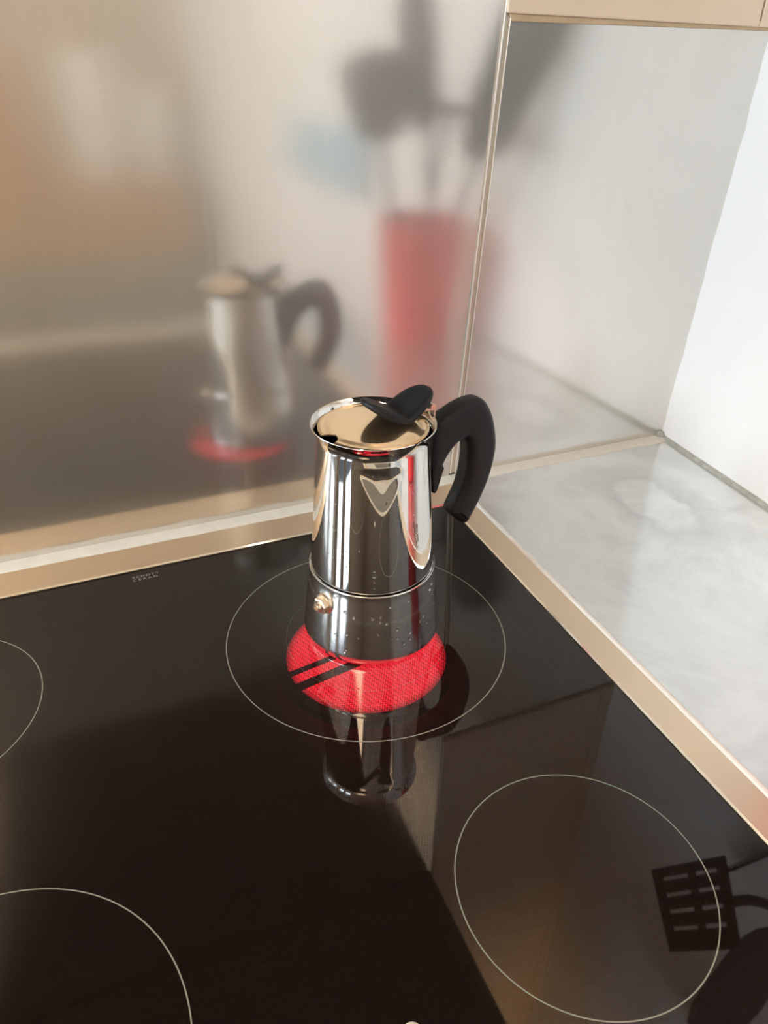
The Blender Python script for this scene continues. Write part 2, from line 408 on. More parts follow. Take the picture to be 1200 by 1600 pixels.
# thicker smear in the very corner
bm = bmesh.new(); bmesh.ops.create_icosphere(bm, subdivisions=3, radius=1.0)
for v in bm.verts:
    s = 1 + 0.18 * sin(v.co.x * 5 + v.co.y * 7) + 0.1 * sin(v.co.z * 9)
    v.co = Vector((0.4385 + v.co.x * 0.0048 * s, -0.0040 + v.co.y * 0.0042 * s, 0.0025 + v.co.z * 0.0055 * s))
o = obj('caulk_blob', bm, M_caulk2, smooth=True, angle=80); tag(o, 'lumpy grey blob of caulk in the corner where steel meets white wall', 'caulk')

# cream boarding above the short sheet
root = thing('cream_board', 'cream painted board above the short steel sheet', 'board', (0.32, 0.0, 0.403))
def child_world(o, root):
    o.parent = root; o.matrix_parent_inverse = Matrix.Translation(-Vector(root.location)); return o
# panel with a slot: left face, filler strip right of the gap, rounded lower end
child_world(obj('panel', hexa([(0.1852, -0.006, 0.4042), (0.4405, -0.006, 0.4012), (0.4405, 0.003, 0.4012), (0.1852, 0.003, 0.4042),
           (0.185, -0.006, 1.30), (0.4380, -0.006, 1.30), (0.4380, 0.003, 1.30), (0.185, 0.003, 1.30)]), M_cream, bevel=0.0012), root)
child_world(obj('filler_strip', hexa([(0.4426, -0.006, 0.4012), (0.461, -0.006, 0.4010), (0.461, 0.003, 0.4010), (0.4426, 0.003, 0.4012),
           (0.4402, -0.006, 1.30), (0.461, -0.006, 1.30), (0.461, 0.003, 1.30), (0.4402, 0.003, 1.30)]), M_cream, bevel=0.0012), root)
child_world(obj('gap_sealant', hexa([(0.4400, -0.0045, 0.4012), (0.4430, -0.0045, 0.4012), (0.4430, 0.003, 0.4012), (0.4400, 0.003, 0.4012),
           (0.4400, -0.0055, 0.4055), (0.4430, -0.0055, 0.4055), (0.4430, 0.003, 0.4055), (0.4400, 0.003, 0.4055)]), M_cream), root)
child_world(obj('gap', bx(0.4378, 0.4428, -0.0012, 0.003, 0.4055, 1.30), M_dark), root)
child_world(obj('bottom_lip', hexa([(0.1905, -0.0042, 0.3990), (0.4600, -0.0042, 0.3988), (0.4600, 0.003, 0.3988), (0.1905, 0.003, 0.3990),
           (0.1880, -0.0042, 0.4042), (0.4600, -0.0042, 0.4012), (0.4600, 0.003, 0.4012), (0.1880, 0.003, 0.4042)]), M_lip, bevel=0.0008), root)

# ------------------------------------------------------------------ worktop and base cabinet
GX0, GX1, GY0, GY1 = -0.452, 0.1395, -0.540, -0.0503      # glass
FX0, FX1, FY0, FY1 = -0.476, 0.1640, -0.5630, -0.0150      # steel frame around it
bm = bmesh.new()
box(bm, 0.1665, 0.452, -0.62, 0.0, -0.04, 0.0)
box(bm, -1.1, FX0 - 0.002, -0.62, 0.0, -0.04, 0.0)
box(bm, FX0 - 0.002, 0.1665, -0.62, FY0 - 0.002, -0.04, 0.0)
box(bm, FX0 - 0.002, 0.1665, FY1 + 0.001, 0.0, -0.04, 0.0)
o = obj('worktop', bm, M_top); tag(o, 'stainless steel worktop with dried water stains around the cooktop', 'worktop')
# sealant line between frame and worktop on the right
bm = bmesh.new(); rings = []
for k in range(0, 58):
    y = -0.0165 - k * 0.0096; j = 0.00035 * sin(k * 2.3) + 0.0003 * sin(k * 5.1)
    rings.append([bm.verts.new(p) for p in ((0.1640, y, -0.002), (0.1640, y, 0.0009), (0.1652, y, 0.0014), (0.1674, y, 0.0014), (0.1690 + j, y, 0.0006), (0.1690 + j, y, -0.0005), )])
for a, b in zip(rings, rings[1:]):
    for i in range(6): bm.faces.new((a[i], a[(i + 1) % 6], b[(i + 1) % 6], b[i]))
bm.faces.new(rings[0]); bm.faces.new(rings[-1][::-1])
M_seal = plaster('light_sealant', (0.86, 0.85, 0.82), 90, 0.04, 0.1)
o = obj('sealant_line', bm, M_seal, smooth=True, angle=50); tag(o, 'light grey sealant line between cooktop frame and right worktop', 'sealant')

root = thing('base_cabinet', 'white base cabinet under the worktop and cooktop', 'cabinet', (-0.3, -0.3, ZF))
child_world(obj('body', bx(-1.08, 0.395, -0.56, -0.004, ZF + 0.08, -0.095), M_cab), root)
child_world(obj('plinth', bx(-1.06, 0.39, -0.50, -0.02, ZF, ZF + 0.08), M_dark), root)
for i in range(3):
    a = -1.08 + i * 0.491; d = child_world(obj('door', bx(a + 0.003, a + 0.488, -0.58, -0.5605, ZF + 0.085, -0.10), M_cab, bevel=0.002), root)
    h = obj('handle', tube([(a + 0.15, -0.581, -0.16), (a + 0.15, -0.605, -0.16), (a + 0.35, -0.605, -0.16), (a + 0.35, -0.581, -0.16)], 0.005, 8), M_edge, smooth=True)
    h.parent = d

# ------------------------------------------------------------------ cooktop
CK = thing('cooktop', 'built-in black glass ceramic cooktop with one glowing red zone', 'cooktop', (-0.156, -0.29, 0.0))
def ck(o): return child_world(o, CK)
# frame ring: gently sloping satin steel with a raised polished inner lip
def ring_frame(outer, inner, zo, zi, zb):
    bm = bmesh.new(); (ox0, ox1, oy0, oy1), (ix0, ix1, iy0, iy1) = outer, inner
    O = [(ox0, oy0), (ox1, oy0), (ox1, oy1), (ox0, oy1)]; I = [(ix0, iy0), (ix1, iy0), (ix1, iy1), (ix0, iy1)]
    a = [bm.verts.new((*p, zo)) for p in O]; b = [bm.verts.new((*p, zi)) for p in I]
    c = [bm.verts.new((*p, zb)) for p in O]; d = [bm.verts.new((*p, zb)) for p in I]
    for i in range(4):
        j = (i + 1) % 4
        bm.faces.new((a[i], a[j], b[j], b[i])); bm.faces.new((c[i], d[i], d[j], c[j]))
        bm.faces.new((a[i], c[i], c[j], a[j])); bm.faces.new((b[i], b[j], d[j], d[i]))
    return bm
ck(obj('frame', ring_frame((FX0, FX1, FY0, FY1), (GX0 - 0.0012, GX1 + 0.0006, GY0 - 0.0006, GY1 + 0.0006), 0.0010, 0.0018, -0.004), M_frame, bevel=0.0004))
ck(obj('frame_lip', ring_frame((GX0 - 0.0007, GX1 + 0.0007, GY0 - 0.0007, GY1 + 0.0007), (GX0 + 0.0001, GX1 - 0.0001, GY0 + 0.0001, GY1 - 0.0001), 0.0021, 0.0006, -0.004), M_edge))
# glass pane with rounded corners
def rrect(x0, x1, y0, y1, r, n=6):
    P = []
    for (cx, cy, a0) in ((x1 - r, y1 - r, 0), (x0 + r, y1 - r, 90), (x0 + r, y0 + r, 180), (x1 - r, y0 + r, 270)):
        for i in range(n + 1):
            a = radians(a0 + 90 * i / n); P.append((cx + r * cos(a), cy + r * sin(a)))
    return P
bm = bmesh.new(); bm.faces.new([bm.verts.new((x, y, 0.0)) for x, y in rrect(GX0, GX1, GY0, GY1, 0.004)])
glass = ck(obj('glass_pane', bm, M_glass))
ck(obj('tray', ring_frame((GX0, GX1, GY0, GY1), (GX0 + 0.003, GX1 - 0.003, GY0 + 0.003, GY1 - 0.003), -0.0006, -0.0006, -0.038), M_well))
ck(obj('tray_floor', bx(GX0, GX1, GY0, GY1, -0.0395, -0.037), M_well))
def ring_line(cx, cy, r, w, name, m, z=0.00012, n=160):
    bm = bmesh.new()
    a = [bm.verts.new((cx + (r - w / 2) * cos(2 * pi * i / n), cy + (r - w / 2) * sin(2 * pi * i / n), z)) for i in range(n)]
    b = [bm.verts.new((cx + (r + w / 2) * cos(2 * pi * i / n), cy + (r + w / 2) * sin(2 * pi * i / n), z)) for i in range(n)]
    for i in range(n): bm.faces.new((a[i], b[i], b[(i + 1) % n], a[(i + 1) % n]))
    return ck(obj(name, bm, m))
ZX, ZY = -0.0045, -0.1966
ring_line(ZX, ZY, 0.105, 0.0007, 'zone_ring', M_print)['label'] = 'large printed ring around the glowing zone'
ring_line(ZX, ZY, 0.0605, 0.0006, 'zone_ring', M_print_dim)['label'] = 'small faint printed ring close around the pot'
ring_line(0.0299, -0.4263, 0.0691, 0.0007, 'zone_ring', M_print)['label'] = 'printed ring in the lower right'
ring_line(-0.3099, -0.1627, 0.0768, 0.0007, 'zone_ring', M_print)['label'] = 'printed ring cut by the left edge'
ring_line(-0.2697, -0.4088, 0.0924, 0.0007, 'zone_ring', M_print)['label'] = 'printed ring in the lower left corner'
# control dot at the front
ck(obj('control_button', lathe([(0, 0.0007), (0.0042, 0.0007), (0.0050, 0.0003), (0.0050, -0.0002)], 32, cx=-0.0862, cy=-0.4585), M_button, smooth=True))
# lettering of the glass maker
for txt, dx, dy, s in (('SCHOTT', 0.0, 0.0042, 1.0), ('C E R A N', 0.0, 0.0, 0.92)):
    cu = bpy.data.curves.new('lettering', 'FONT'); cu.body = txt; cu.size = 0.0052; cu.align_x = 'LEFT'; cu.space_character = 1.28 if txt[1] == 'C' else 1.0
    cu.extrude = 0.00004
    to = bpy.data.objects.new('tmp', cu); COL.objects.link(to)
    bpy.context.view_layer.update()
    me = bpy.data.meshes.new_from_object(to); bpy.data.objects.remove(to)
    xs = [v.co.x for v in me.vertices]; k = 0.0215 / (max(xs) - min(xs)) * s
    for v in me.vertices: v.co = Vector((v.co.x * k - 0.1605, v.co.y * 0.75 - 0.0655 + dy, v.co.z + 0.0001))
    me.materials.clear(); me.materials.append(M_logo)
    lo = bpy.data.objects.new('lettering', me); COL.objects.link(lo); ck(lo)
# radiant heater below the glass
HX, HY, HZ = ZX - 0.0022, ZY - 0.0055, -0.0150
ck(obj('heating_element', lathe([(0.0, HZ), (0.0608, HZ), (0.0608, HZ - 0.002), (0, HZ - 0.002)], 96, cx=HX, cy=HY), M_glow))
ck(obj('heater_rim', lathe([(0.0610, -0.0148), (0.068, -0.0148), (0.068, -0.022), (0.0610, -0.022)], 96, cx=HX, cy=HY, closed=True), M_well))
for (p, q_, w) in (((-0.0720, -0.2075), (-0.004, -0.1965), 0.0035), ((-0.0700, -0.2220), (-0.012, -0.2125), 0.0060)):
    P, Q = Vector((*p, -0.0105)), Vector((*q_, -0.0105)); d = (Q - P).normalized(); nrm = Vector((-d.y, d.x, 0)) * w / 2; h = Vector((0, 0, 0.001))
    ck(obj('sensor_rod', hexa([P - nrm - h, Q - nrm - h, Q + nrm - h, P + nrm - h, P - nrm + h, Q - nrm + h, Q + nrm + h, P + nrm + h]), M_well))

# ------------------------------------------------------------------ moka pot
PX, PY = 0.00463, -0.18368
POT = thing('moka_pot', 'polished stainless steel moka pot with black handle and knob, standing on the red zone', 'coffee pot', (PX, PY, 0.0003))
Z1 = 0.0571
prof = [(0.0, 0.0), (0.0490, 0.0), (0.0506, 0.0004), (0.0515, 0.0018), (0.0517, 0.0035), (0.0513, 0.007), (0.0468, 0.0525), (0.0462, 0.0570),
        (0.04625, 0.0578), (0.0460, 0.0582), (0.0455, 0.0583), (0.0451, 0.0579), (0.0, 0.0578)]
obj('boiler', lathe(prof, 160), M_boiler, POT, smooth=True, angle=35)
# upper jug with a rounded-triangle emblem pressed into it
def body_r(z):
    return 0.0449 + (0.0381 - 0.0449) * (z - 0.0586) / (0.158 - 0.0586)
N = 288; M_ = 180
bm = bmesh.new(); rows = []
zs_ = [0.0588, 0.0592, 0.0598] + [0.061 + (0.1585 - 0.061) * i / M_ for i in range(M_ + 1)]
EA, EZ = radians(-103.0), 0.1395
def tri(u, v):      # soft field of a rounded triangle, point down; u right, v up (metres)
    k = 330.0
    return math.log(math.exp(k * (v - 0.0150)) + math.exp(k * (0.908 * u - 0.418 * v - 0.0102)) + math.exp(k * (-0.908 * u - 0.418 * v - 0.0102))) / k
for z in zs_:
    r0 = body_r(z)
    if z < 0.0598: r0 -= (0.0598 - z) * 0.8
    row = []
    for i in range(N):
        a = 2 * pi * i / N; r = r0
        da = (a - EA + pi) % (2 * pi) - pi
        if abs(da) < 0.5 and abs(z - EZ) < 0.024:
            d = tri(da * r0, z - EZ)
            t = max(0.0, min(1.0, -d / 0.0080)); t = t * t * (3 - 2 * t) * 0.6 + 0.4 * (1 - (1 - t) ** 2)
            r -= 0.0010 * t
        row.append(bm.verts.new((r * cos(a), r * sin(a), z)))
    rows.append(row)
# flared rim, then inside wall
for (r, z) in [(0.0381, 0.1600), (0.0384, 0.1618), (0.0392, 0.1640), (0.0405, 0.1664), (0.0418, 0.1682), (0.04228, 0.1690), (0.0420, 0.1694), (0.0414, 0.1690),
               (0.0402, 0.1678), (0.0390, 0.1662), (0.0380, 0.1648), (0.0374, 0.1630), (0.0372, 0.158), (0.0400, 0.10), (0.042, 0.062), (0.0, 0.062)]:
    rows.append([bm.verts.new((r * cos(2 * pi * i / N), r * sin(2 * pi * i / N), z)) for i in range(N)] if r > 0 else [bm.verts.new((0, 0, z))])
for a, b in zip(rows, rows[1:]):
    for i in range(N):
        j = (i + 1) % N
        if len(b) == 1: bm.faces.new((a[i], a[j], b[0]))
        else: bm.faces.new((a[i], a[j], b[j], b[i]))
bm.faces.new(rows[0][::-1])
obj('jug', bm, M_body, POT, smooth=True, angle=50)
# lid with the round spout notch
bm = bmesh.new(); NA = 240; notch = radians(-166); c0, rho = 0.0365, 0.0068; RL = 0.0372
def rlim(a):
    d = (a - notch + pi) % (2 * pi) - pi
    q = rho * rho - (c0 * sin(d)) ** 2
    if q > 0 and cos(d) > 0:
        return min(RL, c0 * cos(d) - sqrt(q))
    return RL
fr = [0.02, 0.2, 0.4, 0.6, 0.7, 0.76, 0.80, 0.86, 0.93, 0.985, 1.0]
top, bot = [], []
for f in fr:
    tr_, br_ = [], []
    for i in range(NA):
        a = 2 * pi * i / NA; r = rlim(a) * f; rr = r / RL
        z = 0.1668 + 0.0011 * (1 - rr * rr) + (0.0004 if rr < 0.8 else 0.0004 * max(0, (0.86 - rr) / 0.06))
        if f == 1.0: z -= 0.0003
        tr_.append(bm.verts.new((r * cos(a), r * sin(a), z))); br_.append(bm.verts.new((r * cos(a), r * sin(a), z - 0.0011)))
    top.append(tr_); bot.append(br_)
for L in (top, bot):
    for a, b in zip(L, L[1:]):
        for i in range(NA): bm.faces.new((a[i], a[(i + 1) % NA], b[(i + 1) % NA], b[i]))
for i in range(NA): bm.faces.new((top[-1][i], top[-1][(i + 1) % NA], bot[-1][(i + 1) % NA], bot[-1][i]))
bm.faces.new(top[0]); bm.faces.new(bot[0][::-1])
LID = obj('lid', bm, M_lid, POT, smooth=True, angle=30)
AZ = radians(10); U = Vector((cos(AZ), sin(AZ), 0)); Nn = Vector((-sin(AZ), cos(AZ), 0)); K = Vector((0, 0, 1))
# winged knob: an oval folded upwards along its short axis
bm = bmesh.new(); ns, nt_ = 40, 20
def kp(s, t, side):
    w = 0.0160 * (max(0.0, 1 - abs(s) ** 3.0)) ** 0.55
    Lr = 0.0265
    x = 0.0185 + Lr * s
    zc = 0.1688 + 0.0160 * (sqrt(s * s + 0.007) - 0.0837) / 0.92
    e = max(0.0, 1 - abs(t) ** 5) ** 0.5 * max(0.0, 1 - abs(s) ** 6) ** 0.5
    th = 0.0033 * e * (1.1 - 0.25 * abs(s))
    slope = (0.0160 / 0.92) * s / sqrt(s * s + 0.007) / Lr
    nn = Vector((-slope, 0, 1)).normalized()
    y = w * t
    zc += 0.10 * y * y / 0.015
    p = Vector((x, y, zc)) + nn * th * side
    return U * p.x + Nn * p.y + K * p.z
gt = [[bm.verts.new(kp(-1 + 2 * i / ns, -1 + 2 * j / nt_, 1)) for j in range(nt_ + 1)] for i in range(ns + 1)]
gb = [[bm.verts.new(kp(-1 + 2 * i / ns, -1 + 2 * j / nt_, -1)) for j in range(nt_ + 1)] for i in range(ns + 1)]
for g in (gt, gb):
    for i in range(ns):
        for j in range(nt_): bm.faces.new((g[i][j], g[i + 1][j], g[i + 1][j + 1], g[i][j + 1]))
bmesh.ops.remove_doubles(bm, verts=bm.verts, dist=1e-5)
kn = obj('knob', bm, M_bake, LID, smooth=True, angle=75)
obj('knob_foot', lathe([(0, 0.1672), (0.0065, 0.1672), (0.0050, 0.1700), (0.0045, 0.1712), (0, 0.1712)], 24, cx=0.0175 * cos(AZ), cy=0.0175 * sin(AZ)), M_bake, LID, smooth=True)
# hinge between lid and handle
def obx(u0, u1, n0, n1, z0, z1):
    c = [U * u + Nn * n_ + K * z for z in (z0, z1) for u, n_ in ((u0, n0), (u1, n0), (u1, n1), (u0, n1))]; return hexa(c)
HG = obj('hinge', obx(0.0345, 0.0470, -0.0048, 0.0048, 0.1690, 0.1712), M_valve, POT, bevel=0.0006)
obj('hinge_plate', obx(0.0462, 0.0478, -0.0048, 0.0048, 0.1580, 0.1712), M_valve, HG, bevel=0.0005)
obj('hinge_pin', tube([U * 0.0440 + Nn * -0.0066 + K * 0.1722, U * 0.0440 + Nn * 0.0066 + K * 0.1722], 0.0021, 12), M_valve, HG, smooth=True)
obj('hinge_rivet', lathe([(0, 0.1690), (0.0016, 0.1688), (0.0020, 0.1676)], 16, cx=(U * 0.030).x, cy=(U * 0.030).y), M_valve, HG, smooth=True)
# handle: thick hooked bakelite arch, drawn in the pot's handle plane
hp = [(0.0475, 0.1560), (0.0500, 0.1600), (0.0580, 0.1632), (0.0680, 0.1670), (0.0780, 0.1690), (0.0870, 0.1686), (0.0930, 0.1640), (0.0998, 0.1520), (0.1048, 0.1340), (0.1052, 0.1190), (0.1015, 0.1010),
      (0.0950, 0.0850), (0.0875, 0.0715), (0.0840, 0.0665), (0.0800, 0.0662), (0.0752, 0.0700), (0.0692, 0.0765), (0.0680, 0.0805), (0.0710, 0.0870), (0.0758, 0.0970), (0.0790, 0.1090), (0.0798, 0.1210), (0.0790, 0.1330),
      (0.0765, 0.1400), (0.0725, 0.1405), (0.0660, 0.1370), (0.0595, 0.1300), (0.0550, 0.1210), (0.0520, 0.1110), (0.0498, 0.1050), (0.0465, 0.1060), (0.0455, 0.1280), (0.0455, 0.1480)]
hp = smooth_poly(hp, 5)
def layered(poly, h, R, U, V_, Wv, fac, n=5):
    """solid with rounded rims: the outline shrinks towards both flat faces"""
    bm = bmesh.new(); N_ = len(poly); nor = []
    for i in range(N_):
        (ax, ay), (bx_, by) = poly[i - 1], poly[(i + 1) % N_]
        t = Vector((bx_ - ax, by - ay)).normalized(); nor.append(Vector((t.y, -t.x)))
    area_ = sum(poly[i - 1][0] * poly[i][1] - poly[i][0] * poly[i - 1][1] for i in range(N_))
    sg = -1 if area_ > 0 else 1
    lay = []
    for sd in (-1, 1):
        L_ = []
        for k in range(n + 1):
            ph = pi / 2 * k / n
            off = R * (1 - cos(ph)); w = (h / 2 - R) + R * sin(ph)
            L_.append([bm.verts.new(U * (poly[i][0] + nor[i].x * sg * off * fac(poly[i])) + V_ * (poly[i][1] + nor[i].y * sg * off * fac(poly[i])) + Wv * w * sd) for i in range(N_)])
        lay.append(L_)
    seq = lay[0][::-1] + lay[1]
    for a, b in zip(seq, seq[1:]):
        for i in range(N_): bm.faces.new((a[i], a[(i + 1) % N_], b[(i + 1) % N_], b[i]))
    bm.faces.new(seq[0]); bm.faces.new(seq[-1]); return bm
def hfac(p): return 0.12 if (p[0] < 0.056 and p[1] < 0.128) else (0.5 if p[0] < 0.056 else 1.0)
bm = layered(hp, 0.0180, 0.0058, U, K, Nn, hfac)
hd = obj('handle', bm, M_bake, POT, smooth=True, angle=50)
obj('handle_bracket', obx(0.0400, 0.0470, -0.0062, 0.0062, 0.100, 0.158), M_bake, POT, bevel=0.001)
# safety valve on the boiler
va = radians(-156.5); vd = Vector((cos(va), sin(va), 0)); vt = Vector((-sin(va), cos(va), 0))
O = vd * 0.0478 + K * 0.0435
def disc_along(prof_, n, rot=0.0, bm=None):
    bm = bm or bmesh.new(); rings = []
    for r, h in prof_:
        rings.append([bm.verts.new(O + vd * h + (vt * cos(2 * pi * i / n + rot) + K * sin(2 * pi * i / n + rot)) * r) for i in range(n)])
    for a, b in zip(rings, rings[1:]):
        for i in range(n): bm.faces.new((a[i], a[(i + 1) % n], b[(i + 1) % n], b[i]))
    bm.faces.new(rings[-1]); bm.faces.new(rings[0][::-1]); return bm
VV = obj('safety_valve', disc_along([(0.0078, -0.002), (0.0078, 0.0008), (0.0072, 0.0016)], 32), M_valve, POT, smooth=True)
obj('hex_nut', disc_along([(0.0064, 0.0014), (0.0064, 0.0046), (0.0052, 0.0054)], 6, 0.3), M_valve, VV)
obj('valve_tip', disc_along([(0.0032, 0.0050), (0.0032, 0.0074), (0.0026, 0.0082), (0.0018, 0.0082), (0.0016, 0.0066)], 20), M_valve, VV, smooth=True)
# water droplets on the pot
bm = bmesh.new()
def drop(az, z, s):
    base = z < 0.0571
    r = (0.0517 + (0.0465 - 0.0517) * z / 0.0571) if base else body_r(z)
    d = Vector((cos(az), sin(az), 0)); t = Vector((-sin(az), cos(az), 0)); c = d * r + K * z
    m4 = Matrix(((t.x * s, d.x * s * 0.35, K.x * s * 1.25, c.x), (t.y * s, d.y * s * 0.35, K.y * s * 1.25, c.y), (t.z * s, d.z * s * 0.35, K.z * s * 1.25, c.z), (0, 0, 0, 1)))
    bmesh.ops.create_icosphere(bm, subdivisions=2, radius=1.0, matrix=m4)
R_ = random.Random(3)
for _ in range(46): drop(radians(R_.uniform(-175, -40)), R_.uniform(0.008, 0.054), R_.uniform(0.0004, 0.0014))
for _ in range(26): drop(radians(R_.uniform(-170, -60)), R_.uniform(0.062, 0.14), R_.uniform(0.0002, 0.0007))
for z, s in ((0.079, 0.0012), (0.075, 0.0016), (0.070, 0.0008), (0.065, 0.0008)): drop(radians(-110), z, s)
o = obj('water_drops', bm, M_water, POT, smooth=True, angle=180); o['kind'] = 'stuff'
# faint etched marks on the jug (hairline strokes)
def strokes(lines, az0, z0, w=0.00022):
    bm = bmesh.new()
    for L in lines:
        pts = []
        for u, v in L:
            z = z0 + v; r = body_r(z) + 0.00006; a = az0 + u / r
            pts.append(Vector((r * cos(a), r * sin(a), z)))
        tube(pts, w, 5, bm)
    return bm
mm = 0.001
L = [[(0, 0), (1.0 * mm, 4 * mm), (2.2 * mm, 0.5 * mm), (0, 0)], [(1.6 * mm, 0), (1.9 * mm, -8 * mm)], [(3.4 * mm, 1 * mm), (4.6 * mm, 0), (4.4 * mm, -5 * mm), (3.2 * mm, -5 * mm), (3.4 * mm, 1 * mm)],
     [(2.2 * mm, -6.5 * mm), (5 * mm, -5.5 * mm)], [(2.0 * mm, -9 * mm), (5.0 * mm, -7.5 * mm), (5.2 * mm, -13 * mm), (3.2 * mm, -13.5 * mm)], [(2.2 * mm, -9 * mm), (4.2 * mm, -14 * mm), (3.0 * mm, -17 * mm)],
     [(-1 * mm, -18 * mm), (3 * mm, -19 * mm), (5.4 * mm, -17 * mm)]]
obj('etched_mark', strokes(L, radians(-72), 0.107), M_etch, POT)

# ------------------------------------------------------------------ things just outside the frame that the steel and glass mirror
HD = (0.325, -0.425)
root = thing('utensil_holder', 'red plastic utensil holder on the right worktop, mirrored in the steel', 'holder', (*HD, 0.0))
obj('pot', lathe([(0, 0.0002), (0.046, 0.0002), (0.050, 0.004), (0.060, 0.170), (0.0615, 0.172), (0.0615, 0.1745), (0.0585, 0.1745), (0.0575, 0.170), (0.048, 0.006), (0, 0.006)], 64), M_red, root, smooth=True, angle=40)
for z in (0.06, 0.10, 0.14):
    r = 0.050 + 0.010 * z / 0.17
    obj('band', lathe([(r, z - 0.0025), (r + 0.0016, z - 0.001), (r + 0.0016, z + 0.001), (r, z + 0.0025)], 64), M_red, root, smooth=True)
def spatula(name, label, foot, tip, length, width, slots, tang):
    foot, tip = Vector(foot), Vector(tip); d = (tip - foot).normalized(); t = Vector(tang); t = (t - d * t.dot(d)).normalized(); n = d.cross(t)
    root = thing(name, label, 'spatula', foot)
    L = (tip - foot).length
    def P(u, v, w): return t * u + d * v + n * w
    obj('stem', tube([P(0, 0, 0), P(0, L * 0.5, 0), P(0, L - length + 0.01, 0)], [0.006, 0.005, 0.0035], 10), M_nylon, root, smooth=True)
    bm = bmesh.new(); v0 = L - length; hw = width / 2
    if not slots:
        prism(smooth_poly([(-hw * 0.55, v0), (hw * 0.55, v0), (hw, v0 + length * 0.3), (hw, L), (-hw, L), (-hw, v0 + length * 0.3)], 3), 0.003, t, d, n, bm=bm)
    else:
        pw = width / (2 * slots + 1)
        for k in range(slots + 1): 
            u = -hw + 2 * k * pw
            c = [P(a, b, w) for w in (-0.0015, 0.0015) for a, b in ((u, v0 + length * 0.18), (u + pw * 1.15, v0 + length * 0.18), (u + pw * 1.15, L - 0.012), (u, L - 0.012))]
            vs = [bm.verts.new(p) for p in c]
            for f in ((3, 2, 1, 0), (4, 5, 6, 7), (0, 1, 5, 4), (1, 2, 6, 5), (2, 3, 7, 6), (3, 0, 4, 7)): bm.faces.new([vs[i] for i in f])
        prism([(-hw * 0.5, v0), (hw * 0.5, v0), (hw, v0 + length * 0.2), (-hw, v0 + length * 0.2)], 0.003, t, d, n, bm=bm)
        prism([(-hw, L - 0.014), (hw, L - 0.014), (hw * 0.95, L), (-hw * 0.95, L)], 0.003, t, d, n, bm=bm)
    obj('blade', bm, M_nylon, root)
    return root
# slotted spatula with a cranked head
root = thing('slotted_spatula', 'black slotted spatula with cranked head in the red holder', 'spatula', (0.345, -0.450, 0.012))
Q = [Vector(q) for q in ((0.262, -0.298, 0.311), (0.345, -0.312, 0.315), (0.262, -0.374, 0.332), (0.235, -0.362, 0.330))]   # far-left, far-right, near-right, near-left
Q[2] = Vector((0.300, -0.385, 0.332))
jn = (Q[1] + Q[2]) / 2
child_world(obj('stem', tube(smooth_poly([(0.345, -0.450, 0.013), (0.338, -0.425, 0.14), (0.335, -0.400, 0.26), tuple(jn + Vector((0.006, -0.010, -0.012))), tuple(jn - Vector((0.01, 0, 0)))], 5, False), 0.0050, 10), M_nylon, root, smooth=True), root)
nq = (Q[1] - Q[0]).cross(Q[3] - Q[0]).normalized()
def bl(u, v, w): return (Q[0] * (1 - u) + Q[1] * u) * (1 - v) + (Q[3] * (1 - u) + Q[2] * u) * v + nq * w
bm = bmesh.new()
def patch(u0, u1, v0, v1):
    vs = [bm.verts.new(bl(u, v, w)) for w in (-0.0013, 0.0013) for u, v in ((u0, v0), (u1, v0), (u1, v1), (u0, v1))]
    for f in ((3, 2, 1, 0), (4, 5, 6, 7), (0, 1, 5, 4), (1, 2, 6, 5), (2, 3, 7, 6), (3, 0, 4, 7)): bm.faces.new([vs[i] for i in f])
patch(0, 0.12, 0, 1); patch(0.46, 0.56, 0, 1); patch(0.86, 1, 0, 1)
for (ua, ub) in ((0.12, 0.46), (0.56, 0.86)):
    cuts = [0.0, 0.12, 0.17, 0.32, 0.37, 0.52, 0.57, 0.72, 0.77, 1.0]
    for k in range(0, 10, 2): patch(ua, ub, cuts[k], cuts[k + 1])
child_world(obj('blade', bm, M_nylon, root), root)
spatula('turner', 'plain black turner in the red holder, next to the wall', (0.325, -0.455, 0.012), (0.400, -0.276, 0.435), 0.19, 0.084, 0, (1, 0, 0))
spatula('serving_spoon', 'broad black serving spoon in the red holder, nearest the room', (0.300, -0.405, 0.012), (0.272, -0.485, 0.37), 0.10, 0.080, 0, (1, 0.5, 0))
spatula('pasta_server', 'tall black server in the red holder, leaning towards the cooktop', (0.350, -0.395, 0.012), (0.292, -0.398, 0.44), 0.15, 0.060, 0, (1, -0.4, 0))

# cooker hood above
root = thing('cooker_hood', 'dark cooker hood high above the cooktop', 'hood', (-0.135, -0.2, 0.68))
child_world(obj('canopy', bx(-0.436, 0.178, -0.48, -0.003, 0.680, 0.78), M_hood, bevel=0.003), root)
for i in range(2):
    child_world(obj('filter', bx(-0.42 + i * 0.29, -0.14 + i * 0.29, -0.44, -0.06, 0.675, 0.6795), M_filter, bevel=0.001), root)
child_world(obj('chimney', bx(-0.27, 0.0, -0.28, -0.003, 0.7805, ZC - 0.001), M_hood), root)
